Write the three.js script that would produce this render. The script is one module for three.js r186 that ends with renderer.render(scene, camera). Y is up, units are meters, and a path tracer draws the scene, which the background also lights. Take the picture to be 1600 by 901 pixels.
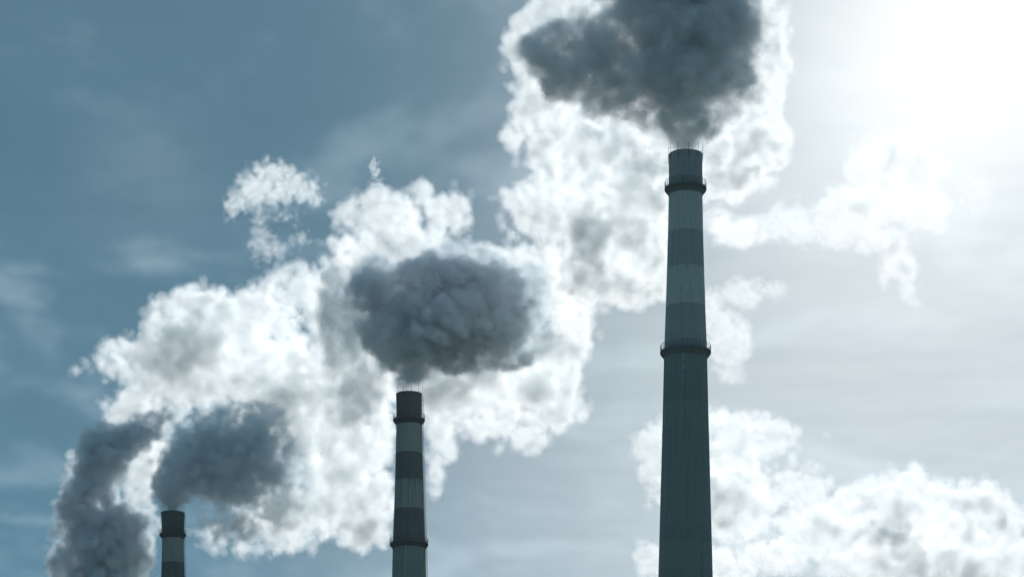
import * as THREE from 'three';
import { mergeGeometries } from 'three/addons/utils/BufferGeometryUtils.js';
import { createNoise3D } from 'simplex-noise';

// ---------------------------------------------------------------- camera, sky, sun, exposure
const FOCAL = 4500, PW = 1600, PH = 901, HORIZON = 1790, EYE = 1.7;          // the lens, in pixels of the photograph
const camera = new THREE.PerspectiveCamera(2 * Math.atan(PH / 2 / FOCAL) * 180 / Math.PI, PW / PH, 1, 30000);
camera.position.set(0, EYE, 0);
camera.setViewOffset(PW, PH, 0, PH / 2 - HORIZON, PW, PH);                    // level camera with a rising front: uprights stay upright
const EXPOSURE = 2.55;
const SUN_PX = [1500, 50];
const sunDir = new THREE.Vector3((SUN_PX[0] - 800) / FOCAL, (HORIZON - SUN_PX[1]) / FOCAL, -1).normalize();

const scene = new THREE.Scene();
const renderer = new THREE.WebGLRenderer({ antialias: true });
renderer.toneMapping = THREE.LinearToneMapping;
renderer.toneMappingExposure = EXPOSURE;
renderer.shadowMap.enabled = true;

const sun = new THREE.DirectionalLight(new THREE.Color(1, 0.98, 0.95), 3.3);
sun.target.position.set(0, 170, -700);
sun.position.copy(sun.target.position).addScaledVector(sunDir, 2500);
sun.castShadow = true;
sun.shadow.camera.left = sun.shadow.camera.bottom = -400;
sun.shadow.camera.right = sun.shadow.camera.top = 400;
sun.shadow.camera.far = 5000;
sun.shadow.mapSize.set(4096, 4096);
sun.name = 'sun';
scene.add(sun, sun.target);

function rng(seed) { let s = seed >>> 0; return () => { s = (s + 0x6d2b79f5) >>> 0; let t = Math.imul(s ^ (s >>> 15), 1 | s); t = (t + Math.imul(t ^ (t >>> 7), 61 | t)) ^ t; return ((t ^ (t >>> 14)) >>> 0) / 4294967296; }; }
const smooth = (a, b, x) => { const t = Math.min(1, Math.max(0, (x - a) / (b - a))); return t * t * (3 - 2 * t); };

{ // the sky: clear air with a hazy aureole about the sun and thin high cloud
  const W = 4096, H = 2048, data = new Float32Array(W * H * 4), n3 = createNoise3D(rng(5));
  const sunAz = Math.atan2(sunDir.x, -sunDir.z), sunEl = Math.asin(sunDir.y);
  for (let j = 0; j < H; j++) {
    const el = ((j + 0.5) / H - 0.5) * Math.PI, y = Math.sin(el), ce = Math.cos(el);
    for (let i = 0; i < W; i++) {
      const a = ((i + 0.5) / W - 0.5) * 2 * Math.PI, x = Math.cos(a) * ce, z = Math.sin(a) * ce;
      const dot = Math.min(1, x * sunDir.x + y * sunDir.y + z * sunDir.z), ang = Math.acos(dot) * 57.2958;
      let dAz = Math.atan2(x, -z) - sunAz; if (dAz > Math.PI) dAz -= 2 * Math.PI; if (dAz < -Math.PI) dAz += 2 * Math.PI; dAz *= 57.2958;
      const h = Math.max(0, y), low = Math.exp(-h / 0.16);
      // blue air, paler towards the horizon
      let r = 0.088 + 0.085 * low, g = 0.172 + 0.24 * low, b = 0.240 + 0.33 * low;
      // hazy air lit by the sun: an aureole, drawn out towards the horizon below the sun
      const veil = Math.exp(-Math.pow(Math.abs(dAz) / (7.8 + 3 * smooth(0.36, 0.2, h)), 3.2)) * smooth(0.56, 0.24, h);
      const glow = 0.5 * Math.exp(-Math.pow(ang / 3.6, 2)) + 0.19 * Math.exp(-ang / 4) + 0.015 * Math.exp(-ang / 25);
      let thin = 0, rip = 0, fine = 0;
      if (y > 0.02) { // thin high cloud: soft patches and faint streaks
        const u = x / y, v = z / y, w1 = n3(u * 1.1, v * 1.1, 3.3) * 0.7, w2 = n3(u * 1.1, v * 1.1, 13.3) * 0.7;
        let s = 0, am = 1; for (let k = 0, fq = 1.7; k < 6; k++, fq *= 2.05, am *= 0.6) s += am * n3(u * fq * 1.25 + w1 * (1 + k * 0.4), v * fq * 0.8 + w2 * (1 + k * 0.4), k * 7.7);
        thin = smooth(-0.2, 1.3, s);
        rip = s;
        fine = n3(u * 6 + w1, v * 9 + w2, 41) + 0.7 * n3(u * 13 + w1 * 3, v * 21 + w2 * 3, 43) + 0.5 * n3(u * 27 + w1 * 6, v * 45 + w2 * 6, 47);
      }
      const du = dAz * 78.5 + 1500 - 240, dv = (HORIZON - FOCAL * h / Math.sqrt(1 - h * h)) - 275;
      thin += 0.75 * Math.exp(-Math.pow(du / 95, 2) - Math.pow(dv / 75, 2)) * (0.6 + 0.35 * rip) + 0.3 * Math.exp(-Math.pow((du + 20) / 170, 2) - Math.pow((dv - 90) / 60, 2)) * (0.6 + 0.3 * rip);
      const cirrus = thin * (0.12 - 0.06 * veil);
      const f = 1 + 0.05 * rip + 0.012 * fine, vq = veil * (1 + 0.045 * fine);
      r = r * f + 0.46 * vq + glow * 0.98 + cirrus * 0.95; g = g * f + 0.425 * vq + glow * 0.96 + cirrus; b = b * f + 0.39 * vq + glow * 0.90 + cirrus;
      const o = (j * W + i) * 4;
      if (y < 0) { r = 0.1; g = 0.13; b = 0.15; }
      data[o] = r / EXPOSURE; data[o + 1] = g / EXPOSURE; data[o + 2] = b / EXPOSURE; data[o + 3] = 1;
    }
  }
  const sky = new THREE.DataTexture(data, W, H, THREE.RGBAFormat, THREE.FloatType);
  sky.mapping = THREE.EquirectangularReflectionMapping; sky.minFilter = sky.magFilter = THREE.LinearFilter; sky.needsUpdate = true;
  scene.background = sky; scene.environment = sky;
}

// ---------------------------------------------------------------- helpers
const names = new Map();
function numbered(n) { const k = names.get(n) ?? 0; names.set(n, k + 1); return k ? `${n}_${String(k).padStart(3, '0')}` : n; }
function tag(o, label, category, group, kind) { Object.assign(o.userData, { label, category }); if (group) o.userData.group = group; if (kind) o.userData.kind = kind; return o; }
function mesh(name, geometry, material, parent = scene) {
  const m = new THREE.Mesh(Array.isArray(geometry) ? mergeGeometries(geometry) : geometry, material);
  m.name = numbered(name); if (parent !== scene) m.name = name; m.castShadow = m.receiveShadow = true; parent.add(m); return m;
}

// ---------------------------------------------------------------- ground
{
  const mat = new THREE.MeshStandardMaterial({ color: new THREE.Color(0.055, 0.065, 0.055), roughness: 1 });
  const g = new THREE.CircleGeometry(12000, 64); g.rotateX(-Math.PI / 2);
  const m = mesh('ground', g, mat); m.userData.kind = 'structure'; m.userData.label = 'flat ground below the chimneys';
}

// ---------------------------------------------------------------- chimneys
const PROFILE = [[0, 15.3], [20, 14.0], [60, 11.95], [103, 9.85], [134, 8.2], [144.6, 7.72], [152.6, 7.12], [159, 6.72], [166.5, 6.3], [171, 6.12], [174.5, 6.06], [180, 6.06]];
function radiusAt(h, flare = 0) {
  let k = 1; while (k < PROFILE.length - 1 && PROFILE[k][0] < h) k++;
  const [h0, d0] = PROFILE[k - 1], [h1, d1] = PROFILE[k], t = (h - h0) / (h1 - h0);
  return (d0 + (d1 - d0) * t) / 2 + flare * smooth(173, 180, h);
}
// Paint bands over bare concrete, with runs, flaking and rain streaks. u goes round the shaft (u = 0.5 faces the road), v from the ground to the rim.
function shaftTextures(seed, wear, glareLift) {
  const W = 1024, H = 2048, col = new Uint8Array(W * H * 4), bmp = new Uint8Array(W * H * 4), n3 = createNoise3D(rng(seed)), R = rng(seed + 1);
  const round = (i, k) => [Math.cos(i / W * 6.28318) * k, Math.sin(i / W * 6.28318) * k];
  const runs = [], flake = [];
  for (let i = 0; i < W; i++) {
    const [a, b] = round(i, 9), [c, d] = round(i, 34);
    runs[i] = n3(a, b, 1) * 0.8 + n3(c, d, 2) * 0.5;
    flake[i] = n3(a * 1.3, b * 1.3, 6) * 0.75 + n3(c * 0.9, d * 0.9, 7) * 0.45;
  }
  const lift = []; for (let k = 0; k < 80; k++) lift.push(R() * 2 - 1);
  const toByte = (x) => Math.max(0, Math.min(255, Math.round(255 * (x <= 0.0031308 ? 12.92 * x : 1.055 * Math.pow(x, 1 / 2.4) - 0.055))));
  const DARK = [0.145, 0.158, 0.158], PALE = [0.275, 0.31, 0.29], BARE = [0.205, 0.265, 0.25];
  for (let j = 0; j < H; j++) {
    const h = (j + 0.5) / H * 180;
    for (let i = 0; i < W; i++) {
      const [a, b] = round(i, 5), [c, d] = round(i, 40);
      const coarse = n3(a, b, h * 0.09), mid = n3(a * 2.5, b * 2.5, h * 0.35), streak = n3(c * 0.16, d * 0.16, h * 0.06), fine = n3(c * 2, d * 2, h * 4);
      const e = 0.10 * fine + 0.08 * mid;
      let kind = BARE;
      const run = Math.max(0, runs[i]);
      if (h > 172.5 + e) kind = DARK;
      else if (h > 165.8 + e - 0.05) kind = PALE;
      else if (h > 159.3 + e - wear * 3.0 * run * run) kind = DARK;
      else if (h > 152.4 + e) kind = PALE;
      else if (h > 144.6) kind = DARK;
      let [r, g, bl] = kind.map((x) => (kind === DARK ? x * glareLift : kind === PALE ? x * (0.5 + 0.5 * glareLift) : x));  // veil of lens glare painted in: both band paints brightened by one factor
      let peel = 0;
      if (kind === PALE) {
        const low = h < 160, s = flake[i] * wear + 0.35 * wear * n3(c, d, h * 0.12) + (1 - wear) * 0.7 * n3(a * 3.3, b * 3.3, h * 0.55 + 70) + 0.3 * mid - (low ? 0.66 - 0.55 * wear : 0.62);
        peel = smooth(0, 0.28, s) * (low ? 0.85 : 0.6);
        r += (BARE[0] * 0.8 - r) * peel; g += (BARE[1] * 0.8 - g) * peel; bl += (BARE[2] * 0.8 - bl) * peel;
      } else if (kind === DARK && h < 173) {
        peel = smooth(0.5, 0.9, flake[(i + 300) % W] + 0.6 * mid) * 0.3;
        r += (BARE[0] - r) * peel; g += (BARE[1] - g) * peel; bl += (BARE[2] - bl) * peel;
      }
      const joint = kind === BARE && (h % 2.5) < 0.1 ? 0.89 : 1;
      let k = joint * (1 + 0.06 * coarse + 0.05 * mid + 0.035 * streak + (kind === BARE ? 0.055 : 0.03) * lift[Math.floor(h / 2.5)] + 0.04 * fine + 0.03 * (R() - 0.5));
      if (kind === BARE) { // lime run below the lower platform, damp stains lower down
        const u = i / W, lime = Math.max(0, 1 - Math.abs(u - 0.472 - 0.004 * n3(h * 0.3, 1, 1)) / 0.008) * smooth(136, 141, h) * (0.7 + 0.5 * n3(h, 3, 3)) + 0.6 * Math.max(0, 1 - Math.abs(u - 0.462) / 0.006) * smooth(128, 131, h) * smooth(139, 136, h) * (0.6 + 0.6 * n3(h * 1.5, 8, 3));
        k *= 1 + 0.9 * Math.max(0, lime);
        const damp = smooth(0.35, 0.75, n3(c * 0.13, d * 0.13, h * 0.035 + 40) + 0.3 * mid);
        k *= 1 - 0.09 * damp;
      }
      const o = (j * W + i) * 4;
      col[o] = toByte(r * k); col[o + 1] = toByte(g * k); col[o + 2] = toByte(bl * k); col[o + 3] = 255;
      const q = 128 + 20 * mid + 24 * fine - (joint < 1 ? 60 : 0) - 40 * peel;
      bmp[o] = bmp[o + 1] = bmp[o + 2] = Math.max(0, Math.min(255, q)); bmp[o + 3] = 255;
    }
  }
  const tex = (data, srgb) => { const t = new THREE.DataTexture(data, W, H); t.wrapS = THREE.RepeatWrapping; t.magFilter = t.minFilter = THREE.LinearFilter; if (srgb) t.colorSpace = THREE.SRGBColorSpace; t.needsUpdate = true; return t; };
  return { map: tex(col, true), bumpMap: tex(bmp, false) };
}
const steel = new THREE.MeshStandardMaterial({ color: new THREE.Color(0.15, 0.165, 0.165), roughness: 0.75, metalness: 0.3 });
const soot = new THREE.MeshStandardMaterial({ color: new THREE.Color(0.05, 0.05, 0.05), roughness: 1 });
const UP = new THREE.Vector3(0, 1, 0);
function rod(a, b, r, n = 6) {
  const d = new THREE.Vector3().subVectors(b, a), g = new THREE.CylinderGeometry(r, r, d.length(), n, 1);
  g.applyQuaternion(new THREE.Quaternion().setFromUnitVectors(UP, d.clone().normalize())); g.translate((a.x + b.x) / 2, (a.y + b.y) / 2, (a.z + b.z) / 2); return g;
}
const polar = (r, a, y) => new THREE.Vector3(Math.sin(a) * r, y, Math.cos(a) * r);   // a = 0 faces the road
function hoop(r, y, t) { const g = new THREE.TorusGeometry(r, t, 5, 72); g.rotateX(Math.PI / 2); g.translate(0, y, 0); return g; }
function makeChimney(px, D, label, o) {
  const c = new THREE.Group(); c.name = numbered('chimney'); c.position.set((px - 800) / FOCAL * D, 0, -D); scene.add(c);
  tag(c, label, 'chimney', 'tall power station chimneys');
  const prof = [], flare = o.flare ?? 0;
  for (let h = 0; h <= 179.6; h += 1.2) prof.push([radiusAt(h, flare), h]);
  const top = radiusAt(180, flare); prof.push([top, 179.55], [top + 0.05, 179.7], [top + 0.05, 179.92], [top - 0.03, 180]);
  const shaft = new THREE.LatheGeometry(prof.map(([r, h]) => new THREE.Vector2(r, h)), 96, Math.PI, Math.PI * 2);
  const uv = shaft.attributes.uv, ps = shaft.attributes.position; for (let i = 0; i < uv.count; i++) uv.setY(i, ps.getY(i) / 180);
  mesh('shaft', shaft, new THREE.MeshStandardMaterial({ ...shaftTextures(o.seed, o.wear, o.glareLift ?? 1), roughness: 0.92, bumpScale: 0.03 }), c);
  const collar = new THREE.MeshStandardMaterial({ color: new THREE.Color(0.14, 0.152, 0.152).multiplyScalar(0.6 + 0.4 * (o.glareLift ?? 1)), roughness: 0.85 });  // collars take a share of the painted-in glare too
  const rim = [[top - 0.03, 180], [top - 0.32, 180], [top - 0.35, 179.9], [top - 0.4, 168]];
  mesh('flue_lining', new THREE.LatheGeometry(rim.map(([r, h]) => new THREE.Vector2(r, h)), 64), soot, c);
  for (let k = 0; k < 10; k++) {
    const a = (k + o.turn) / 10 * 2 * Math.PI, len = 1.55 + 0.25 * ((k * 7) % 3 - 1);
    mesh('lightning_rod', [rod(polar(top + 0.1, a, 178.6), polar(top + 0.1, a, 180 + len), 0.042), rod(polar(top - 0.05, a, 179.2), polar(top + 0.12, a, 179.2), 0.04)], steel, c);
  }
  for (const [h, out, posts] of [[173.6, 0.72, 28], [144.2, 0.70, 34]]) {
    const r = radiusAt(h, flare), R = r + out, p = new THREE.Group(); p.name = 'platform'; c.add(p);
    const deck = new THREE.LatheGeometry([[r - 0.03, h - 0.02], [R, h - 0.02], [R + 0.03, h], [R + 0.03, h + 0.12], [R - 0.02, h + 0.14], [r - 0.03, h + 0.14]].map(([x, y]) => new THREE.Vector2(x, y)), 72);
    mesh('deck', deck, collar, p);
    const rails = [hoop(R - 0.03, h + 1.38, 0.042), hoop(R - 0.03, h + 0.95, 0.03), hoop(R - 0.03, h + 0.58, 0.03)];
    for (let k = 0; k < posts; k++) { const a = k / posts * 2 * Math.PI; rails.push(rod(polar(R - 0.03, a, h + 0.2), polar(R - 0.03, a, h + 1.38), 0.036)); }
    const toe = new THREE.CylinderGeometry(R - 0.01, R - 0.01, 0.2, 72, 1, true); toe.translate(0, h + 0.25, 0); rails.push(toe);
    mesh('railing', rails, steel, p);
    const skirt = new THREE.LatheGeometry([[r - 0.05, h - 1.0], [r + out * 0.22, h - 0.66], [r + out * 0.6, h - 0.25], [r + out * 0.7, h - 0.021]].map(([x, y]) => new THREE.Vector2(x, y)), 72);
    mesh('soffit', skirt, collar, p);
    const n = 22, sh = new THREE.Shape([[0, 0], [out - 0.02, 0], [out - 0.02, -0.16], [out * 0.45, -0.62], [0.0, -1.05]].map(([x, y]) => new THREE.Vector2(x, y)));
    const bg = new THREE.ExtrudeGeometry(sh, { depth: 0.16, bevelEnabled: false }); bg.translate(r - 0.05, -0.03, -0.08);
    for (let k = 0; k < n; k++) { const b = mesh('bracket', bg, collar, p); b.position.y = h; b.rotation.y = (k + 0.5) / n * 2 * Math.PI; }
  }
  { // caged ladder up the shaft, on the side turned to the sun
    const parts = [], A = o.ladder, at = (h, da, out) => { const r = radiusAt(h, flare) + out, a = A + da / r; return polar(r, a, h); };
    for (let h = 4; h < 179; h += 1.0) {
      const e = Math.min(179, h + 1.0);
      for (const s of [-0.22, 0.22]) parts.push(rod(at(h, s, 0.16), at(e, s, 0.16), 0.03, 4));
      for (const q of [0, 0.5]) parts.push(rod(at(h + q, -0.22, 0.16), at(h + q, 0.22, 0.16), 0.02, 4));
      const ring = [[-0.24, 0.16], [-0.3, 0.36], [-0.16, 0.56], [0.16, 0.56], [0.3, 0.36], [0.24, 0.16]];
      for (let k = 0; k < 5; k++) parts.push(rod(at(h, ...ring[k]), at(h, ...ring[k + 1]), 0.03, 4));
      for (const k of [1, 2, 3, 4]) parts.push(rod(at(h, ...ring[k]), at(e, ...ring[k]), 0.018, 4));
    }
    mesh('ladder', parts, steel, c);
  }
  return c;
}
makeChimney(1071.5, 518, 'nearest and tallest-looking chimney at right, its banded top close below the sun', { seed: 301, wear: 0.4, glareLift: 2.3, ladder: 2.3, turn: 0.18 });  // band paint and collars lightened here to stand in for lens glare
makeChimney(639, 683, 'middle chimney with badly streaked second pale band, under the broad dark plume', { seed: 302, ladder: 1.3, wear: 1.0, turn: 0.35 });
makeChimney(269.5, 811, 'farthest and shortest-looking chimney at left, only its dark flared top and pale band showing', { seed: 303, ladder: 1.35, wear: 0.6, turn: 0.6, flare: 0.22 });

// ---------------------------------------------------------------- smoke, steam and cloud
// Droplets and soot stand for themselves: tiny translucent flakes, scattered through the volume, so that sunlight is dimmed and spread in depth.
const FLAKE = 0.014, FLAKES = 574;
function puffGeometry(seed, count, size) {
  const R = rng(seed), pos = new Float32Array(count * 9), v = new THREE.Vector3(), t = new THREE.Vector3(), b = new THREE.Vector3(), c = new THREE.Vector3();
  const unit = (o) => { const z = R() * 2 - 1, a = R() * 6.28318, s = Math.sqrt(1 - z * z); return o.set(s * Math.cos(a), s * Math.sin(a), z); };
  const gauss = () => Math.sqrt(-2 * Math.log(1 - R())) * Math.cos(6.28318 * R());
  for (let i = 0; i < count; i++) {
    c.set(gauss(), gauss(), gauss()).multiplyScalar(0.36);
    if (c.length() > 0.72) c.setLength(0.72 * Math.cbrt(R()));
    unit(v); unit(t).cross(v).normalize(); b.crossVectors(v, t);
    const s = size * (0.6 + 0.9 * R());
    for (let k = 0; k < 3; k++) {
      const a = k * 2.0944, o = i * 9 + k * 3, x = Math.cos(a) * s, y = Math.sin(a) * s;
      pos[o] = c.x + t.x * x + b.x * y; pos[o + 1] = c.y + t.y * x + b.y * y; pos[o + 2] = c.z + t.z * x + b.z * y;
    }
  }
  const g = new THREE.BufferGeometry(); g.setAttribute('position', new THREE.BufferAttribute(pos, 3)); return g;
}
const PUFF_AREA = FLAKES * 1.299 * Math.pow(FLAKE * 1.08, 2) * 0.5;   // mean area that a puff of radius 1 m blocks
const GRADES = [1, 1.8, 3];                                              // the bigger a puff, the finer its flakes
const puffSet = (seed, rich, coarse = 1) => rich.map((k, i) => ({ rich: k, geometry: puffGeometry(seed + i, Math.round(FLAKES * k * Math.pow(GRADES[i] / coarse, 2)), FLAKE / GRADES[i] * coarse) }));
// thin at the hem of a body, richer deep inside
const thinPuffs = puffSet(11, [0.8, 2.2, 4.2]), thickPuffs = puffSet(21, [1.0, 2.8, 5.2], 1.7), wispPuffs = puffSet(31, [0.23, 0.6, 1.1]);
const vapour = (r, g, b, t = 0.6) => new THREE.MeshPhysicalMaterial({ color: new THREE.Color(r, g, b), roughness: 1, transmission: t, thickness: 0, specularIntensity: 0, side: THREE.DoubleSide, flatShading: true });
const white = vapour(0.945, 0.96, 0.965, 0.65), glareSmoke = vapour(0.925, 0.96, 0.98, 0.25), darkSmoke = vapour(0.865, 0.918, 0.95, 0.25);  // right plume has the lighter smoke, with glare put into its colour
let total = 0;
// blobs: [x, y, rx, ry, density = 1, depth offset = 0], in pixels of the photograph at the body's distance
function body(name, D, blobs, o, material) {
  const R = rng(o.seed), n3 = createNoise3D(rng(o.seed + 100)), n3b = createNoise3D(rng(o.seed + 200)), s = FOCAL / D;
  const B = blobs.map(([x, y, rx, ry, w = 1, dz = 0]) => ({ x, y, rx, ry, rz: (o.deep ?? 1) * Math.sqrt(rx * ry), w, dz, m: Math.cbrt(rx * ry * Math.sqrt(rx * ry)) }));
  const warp = o.warp ?? 0, L = o.wave ?? 60, amp = o.amp ?? 14, oct = o.octaves ?? 3, reach = amp * 1.6 + warp;
  const field = (x, y, z) => {
    let wsum = 0, wtot = 0, msum = 0;
    if (warp) { const k = 1 / (L * 0.9); const a = n3b(x * k, y * k, z * k) + 0.5 * n3(x * k * 2.3, y * k * 2.3, z * k * 2.3), c = n3b(x * k + 31, y * k, z * k) + 0.5 * n3(x * k * 2.3 + 9, y * k * 2.3, z * k * 2.3), e = n3b(x * k, y * k + 17, z * k); x += warp * a; y += warp * c; z += warp * e; }
    for (const q of B) {
      const d = Math.hypot((x - q.x) / q.rx, (y - q.y) / q.ry, (z - q.dz) / q.rz), v = (1 - d) * q.m;
      if (v < -60) continue;
      const h = Math.exp(v / 6); wsum += h * q.w; msum += h * q.m; wtot += h;
    }
    if (!wtot) return null;
    let f = 6 * Math.log(wtot);
    if (f < -2.2 * amp) return null;
    let a = Math.min(amp, 0.34 * msum / wtot), k = 1 / L;
    for (let i = 0; i < oct; i++, a *= 0.5, k *= 2.07) { const n = i % 2 ? n3b(x * k, y * k, z * k + i * 9) : n3(x * k, y * k, z * k + i * 9); f += a * (o.wispy ? n * 0.9 - 0.1 : 2 * Math.sqrt(n * n + 0.035) - 0.84); }
    return f > 0 ? [f, wsum / wtot] : null;
  };
  const set = material === glareSmoke || material === darkSmoke ? thickPuffs : o.wispy ? wispPuffs : thinPuffs, mats = [[], [], []], quat = new THREE.Quaternion(), scl = new THREE.Vector3(), p = new THREE.Vector3(), M = new THREE.Matrix4(), rmin = o.rmin ?? 2.15 * D / 850, rmax = o.rmax ?? 6;
  const share = (x, y, z) => { let c = 0; for (const w of B) if (Math.abs(x - w.x) < w.rx + reach && Math.abs(y - w.y) < w.ry + reach && Math.abs(z - w.dz) < w.rz + reach) c++; return c; };
  const wmax = Math.max(...B.map((q) => q.w));
  for (const q of B) {                                                    // candidates blob by blob, thinned where blobs overlap
    const X = q.rx + reach, Y = q.ry + reach, Z = q.rz + reach, N = Math.ceil(8 * X * Y * Z * o.sigma * wmax * 1.5 / (PUFF_AREA * set[0].rich * Math.pow(rmin * s, 2)));
    for (let i = 0; i < N; i++) {
      const x = q.x + (R() * 2 - 1) * X, y = q.y + (R() * 2 - 1) * Y, z = q.dz + (R() * 2 - 1) * Z, luck = R() * share(x, y, z);
      if (luck > 1) continue;
      const hit = field(x, y, z); if (!hit) continue;
      const [f, w] = hit, r = Math.min(rmax, Math.max(rmin, 0.7 * f / s)), grade = r < 1.3 * rmin ? 0 : r < 2 * rmin ? 1 : 2;
      let dens = smooth(0, o.edge ?? 12, f) * w / (wmax * 1.5);
      if (o.patchy) dens *= Math.max(0.12, 1 + o.patchy * n3(x / 130, y / 110, z / 130 + 50) + 0.45 * o.patchy * n3(x / 48, y / 48, z / 48 + 50));
      dens *= Math.pow(rmin / r, 2) * set[0].rich / set[grade].rich;
      if (luck > dens) continue;
      const d = D + z / s;
      p.set((x - 800) / FOCAL * d, EYE + (HORIZON - y) / FOCAL * d, -d);
      quat.set(R() - 0.5, R() - 0.5, R() - 0.5, R() - 0.5).normalize();
      const rr = r * (0.75 + 0.5 * R());
      mats[grade].push(M.compose(p, quat, scl.set(rr * (0.8 + 0.7 * R() * R()), rr * (0.8 + 0.4 * R()), rr * (0.85 + 0.3 * R()))).clone());
    }
  }
  const group = new THREE.Group(); group.name = numbered(name); scene.add(group);
  mats.forEach((list, k) => {
    if (!list.length) return;
    const m = new THREE.InstancedMesh(set[k].geometry, material, list.length);
    list.forEach((a, i) => m.setMatrixAt(i, a));
    m.name = 'vapour'; m.castShadow = m.receiveShadow = true; m.frustumCulled = false; m.userData.kind = 'stuff'; group.add(m); total += list.length;
  });
  console.log(group.name, ...mats.map((l) => l.length));
  return group;
}

// dark smoke, near the mouths of the stacks
tag(body('smoke_plume', 518, [[1071, 222, 24, 14, 2], [1070, 205, 42, 20, 1.7], [1064, 186, 64, 26, 1.3], [1060, 155, 68, 40], [1055, 105, 105, 65], [1130, 90, 60, 75], [1150, 30, 50, 60], [1060, 30, 130, 60], [985, 110, 60, 60], [950, 60, 55, 55], [1170, 125, 25, 45], [846, 78, 40, 46, 1.5], [885, 112, 52, 52, 1.3], [905, 50, 50, 40, 1.2], [930, 100, 60, 60, 1.2], [948, 150, 48, 38, 1.2], [1000, 165, 50, 30], [1060, -60, 140, 70], [940, -40, 60, 45]],
  { seed: 21, sigma: 0.06, amp: 15, wave: 75, edge: 13, rmin: 1.35, octaves: 3 }, glareSmoke), 'huge grey smoke plume billowing above the nearest right-hand chimney and leaving the frame', 'smoke plume', 'dark smoke plumes');
tag(body('smoke_plume', 683, [[639, 599, 18, 10, 2.3], [640, 584, 27, 17, 2], [640, 560, 45, 30], [620, 520, 65, 55], [700, 500, 105, 70], [780, 500, 62, 62], [590, 450, 52, 50], [700, 430, 95, 40], [770, 450, 70, 45], [562, 440, 22, 28], [825, 480, 28, 38], [835, 450, 35, 45, 0.3], [720, 400, 70, 25, 0.35], [835, 520, 35, 45, 0.35], [525, 480, 22, 90, 0.25, 60], [800, 560, 45, 20], [720, 568, 60, 16]],
  { seed: 22, sigma: 0.075, amp: 14, wave: 60, edge: 9, rmin: 1.35, octaves: 3 }, darkSmoke), 'broad oval smoke plume like a lying egg above the middle chimney', 'smoke plume', 'dark smoke plumes');
tag(body('smoke_plume', 811, [[269, 791, 16, 9, 2.3], [268, 776, 24, 16, 2], [266, 752, 28, 28], [290, 730, 50, 42], [350, 720, 65, 45], [395, 692, 42, 36], [425, 742, 34, 28], [360, 770, 60, 20], [330, 690, 50, 32], [390, 655, 70, 30, 0.4], [360, 820, 50, 25, 0.3], [440, 785, 55, 40, 0.3], [470, 745, 36, 28, 0.35], [448, 702, 40, 30, 0.5]],
  { seed: 23, sigma: 0.07, amp: 16, wave: 62, edge: 8, rmin: 1.6, octaves: 4 }, darkSmoke), 'dark smoke plume blown to the right from the small left-hand chimney', 'smoke plume', 'dark smoke plumes');
tag(body('smoke_plume', 835, [[150, 842, 56, 46], [202, 822, 38, 36], [105, 890, 34, 28], [172, 895, 56, 36], [130, 768, 38, 30], [168, 702, 45, 38], [212, 678, 34, 22], [150, 738, 40, 38], [242, 655, 28, 18, 0.6], [95, 868, 24, 26], [212, 862, 28, 34], [128, 802, 40, 34], [162, 792, 34, 26], [140, 940, 60, 40]],
  { seed: 24, sigma: 0.12, amp: 13, wave: 50, edge: 8, rmin: 1.6, octaves: 4 }, darkSmoke), 'dark smoke column rising at the lower left edge with no chimney in sight', 'smoke plume', 'dark smoke plumes');

// white steam drifting behind the stacks
tag(body('steam_cloud', 640, [[860, 70, 70, 75], [900, 20, 60, 40], [1195, 70, 40, 90], [1195, 210, 42, 70], [850, 165, 55, 55], [800, 210, 22, 28], [900, 250, 80, 75], [1000, 235, 80, 75], [1130, 250, 70, 65], [960, 330, 105, 75], [860, 330, 65, 52], [1000, 420, 60, 62], [930, 420, 80, 60], [798, 312, 26, 20], [1150, 362, 45, 22], [900, 500, 36, 34], [920, 370, 30, 55, 2, -60]],
  { seed: 31, sigma: 0.027, amp: 15, wave: 60, patchy: 0.8, deep: 0.8 }, white), 'tall white steam bank hanging behind the right-hand chimney', 'steam cloud', 'white steam banks behind the chimneys');
tag(body('steam_cloud', 850, [[600, 335, 62, 42], [658, 300, 24, 26], [700, 332, 46, 34], [560, 355, 36, 36], [620, 400, 100, 52], [760, 420, 62, 44], [830, 435, 52, 52], [860, 520, 72, 72], [850, 610, 62, 62], [800, 650, 62, 44], [880, 640, 30, 30], [830, 690, 34, 22], [760, 640, 52, 52], [700, 560, 120, 100], [690, 665, 26, 60], [680, 740, 14, 40]],
  { seed: 32, sigma: 0.026, amp: 15, wave: 60, patchy: 0.8, deep: 0.8 }, white), 'broad white steam bank spreading behind the middle chimney and its dark plume', 'steam cloud', 'white steam banks behind the chimneys');
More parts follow.
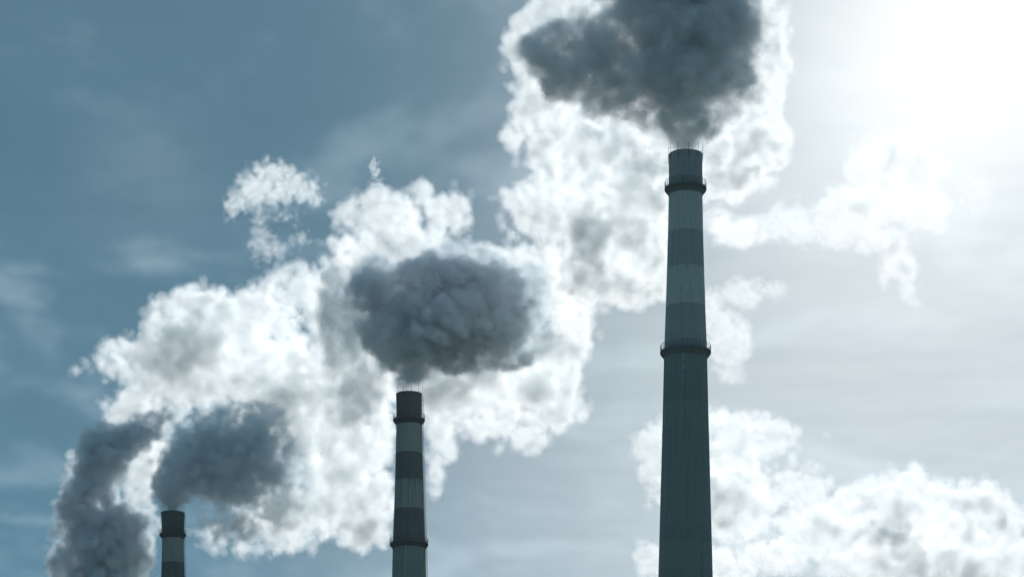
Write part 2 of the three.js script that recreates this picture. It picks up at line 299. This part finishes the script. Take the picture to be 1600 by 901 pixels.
tag(body('steam_cloud', 960, [[560, 560, 70, 130], [532, 490, 40, 105, 2.0, -80], [560, 610, 45, 60, 1.6, -60], [470, 575, 40, 40, 1.3, -60], [560, 825, 40, 36, 1.4, -40], [480, 470, 50, 52], [440, 440, 32, 36, 0.6], [305, 490, 72, 42], [250, 512, 44, 34], [190, 560, 48, 34], [145, 582, 28, 14], [300, 580, 110, 62], [270, 545, 80, 45, 1.3, -60], [320, 500, 40, 50, 1.2, -40], [400, 520, 80, 70], [430, 610, 100, 80], [520, 680, 100, 90], [565, 780, 58, 72], [500, 765, 70, 60], [230, 640, 70, 42], [170, 685, 30, 30, 0.7], [345, 842, 50, 24, 0.7], [405, 850, 60, 18, 0.7], [430, 800, 80, 50, 0.8], [480, 826, 60, 30, 0.7], [230, 850, 20, 30, 0.7], [216, 745, 34, 58, 1.2], [242, 705, 30, 40], [112, 725, 14, 30, 0.6]],
  { seed: 33, sigma: 0.025, amp: 15, wave: 60, patchy: 0.8, deep: 0.8 }, white), 'long white steam bank trailing behind the two dark plumes at left', 'steam cloud', 'white steam banks behind the chimneys');
tag(body('cloud', 900, [[366, 322, 15, 24], [385, 296, 22, 24], [410, 276, 22, 24], [432, 266, 20, 18], [455, 284, 26, 20], [480, 298, 20, 18], [492, 314, 12, 14], [425, 302, 36, 16], [395, 320, 20, 14, 0.4], [405, 352, 12, 22, 0.4], [415, 375, 16, 18, 0.4], [440, 335, 30, 16, 0.15], [468, 372, 16, 18, 0.5], [430, 392, 24, 16, 0.4], [400, 380, 10, 30, 0.3]],
  { seed: 34, sigma: 0.02, octaves: 4, amp: 7, wave: 24, wispy: true, warp: 10, rmin: 1.3, rmax: 2.2, edge: 7 }, white), 'small torn arch of white vapour alone on the blue sky above the left steam', 'cloud', 'white clouds in the sky');
tag(body('cloud', 900, [[584, 262, 8, 16], [592, 282, 7, 9]],
  { seed: 35, sigma: 0.03, amp: 4, wave: 14, wispy: true, warp: 5, rmin: 0.6, rmax: 1.6, edge: 6 }, white), 'tiny upright white wisp above the steam of the middle chimney', 'cloud', 'white clouds in the sky');
// clouds to the right
tag(body('cloud', 1100, [[1400, 265, 82, 62], [1340, 325, 70, 42], [1440, 325, 52, 44], [1250, 350, 75, 34], [1180, 362, 62, 27], [1125, 348, 50, 28], [1300, 348, 60, 40], [1360, 372, 50, 26], [1530, 300, 34, 34, 0.3], [1408, 412, 26, 44, 1.8], [1428, 465, 19, 34, 1.8], [1384, 430, 16, 24, 1.4]],
  { seed: 36, sigma: 0.015, amp: 17, wave: 50, warp: 9, patchy: 0.4, deep: 0.8, edge: 18, wispy: true }, white), 'white ragged cloud below the sun at right with a tail reaching the right-hand chimney', 'cloud', 'white clouds in the sky');
tag(body('cloud', 1100, [[1165, 458, 48, 22], [1140, 530, 42, 52], [1148, 585, 24, 16], [1218, 455, 18, 14], [1110, 480, 30, 40]],
  { seed: 37, sigma: 0.015, edge: 14, amp: 14, wave: 40, wispy: true, warp: 8 }, white), 'torn white cloud scrap just right of the near chimney beside its lower platform', 'cloud', 'white clouds in the sky');
tag(body('cloud', 1250, [[1030, 720, 38, 72], [1130, 690, 90, 52], [1200, 678, 52, 34], [1140, 780, 80, 70], [1010, 875, 28, 34], [1110, 885, 80, 34], [1287, 680, 12, 18, 0.6], [1250, 762, 50, 42], [1400, 795, 110, 52], [1420, 748, 44, 22], [1520, 815, 95, 60], [1300, 832, 100, 52], [1450, 880, 180, 42], [1210, 870, 60, 30], [1560, 870, 60, 50], [1380, 840, 60, 20, 2, -70]],
  { seed: 38, sigma: 0.02, amp: 15, wave: 60, warp: 6, patchy: 0.5, deep: 0.8, edge: 14 }, white), 'wide heaped white cloud filling the lower right corner behind the near chimney', 'cloud', 'white clouds in the sky');
console.log('puffs', total);
renderer.render(scene, camera);
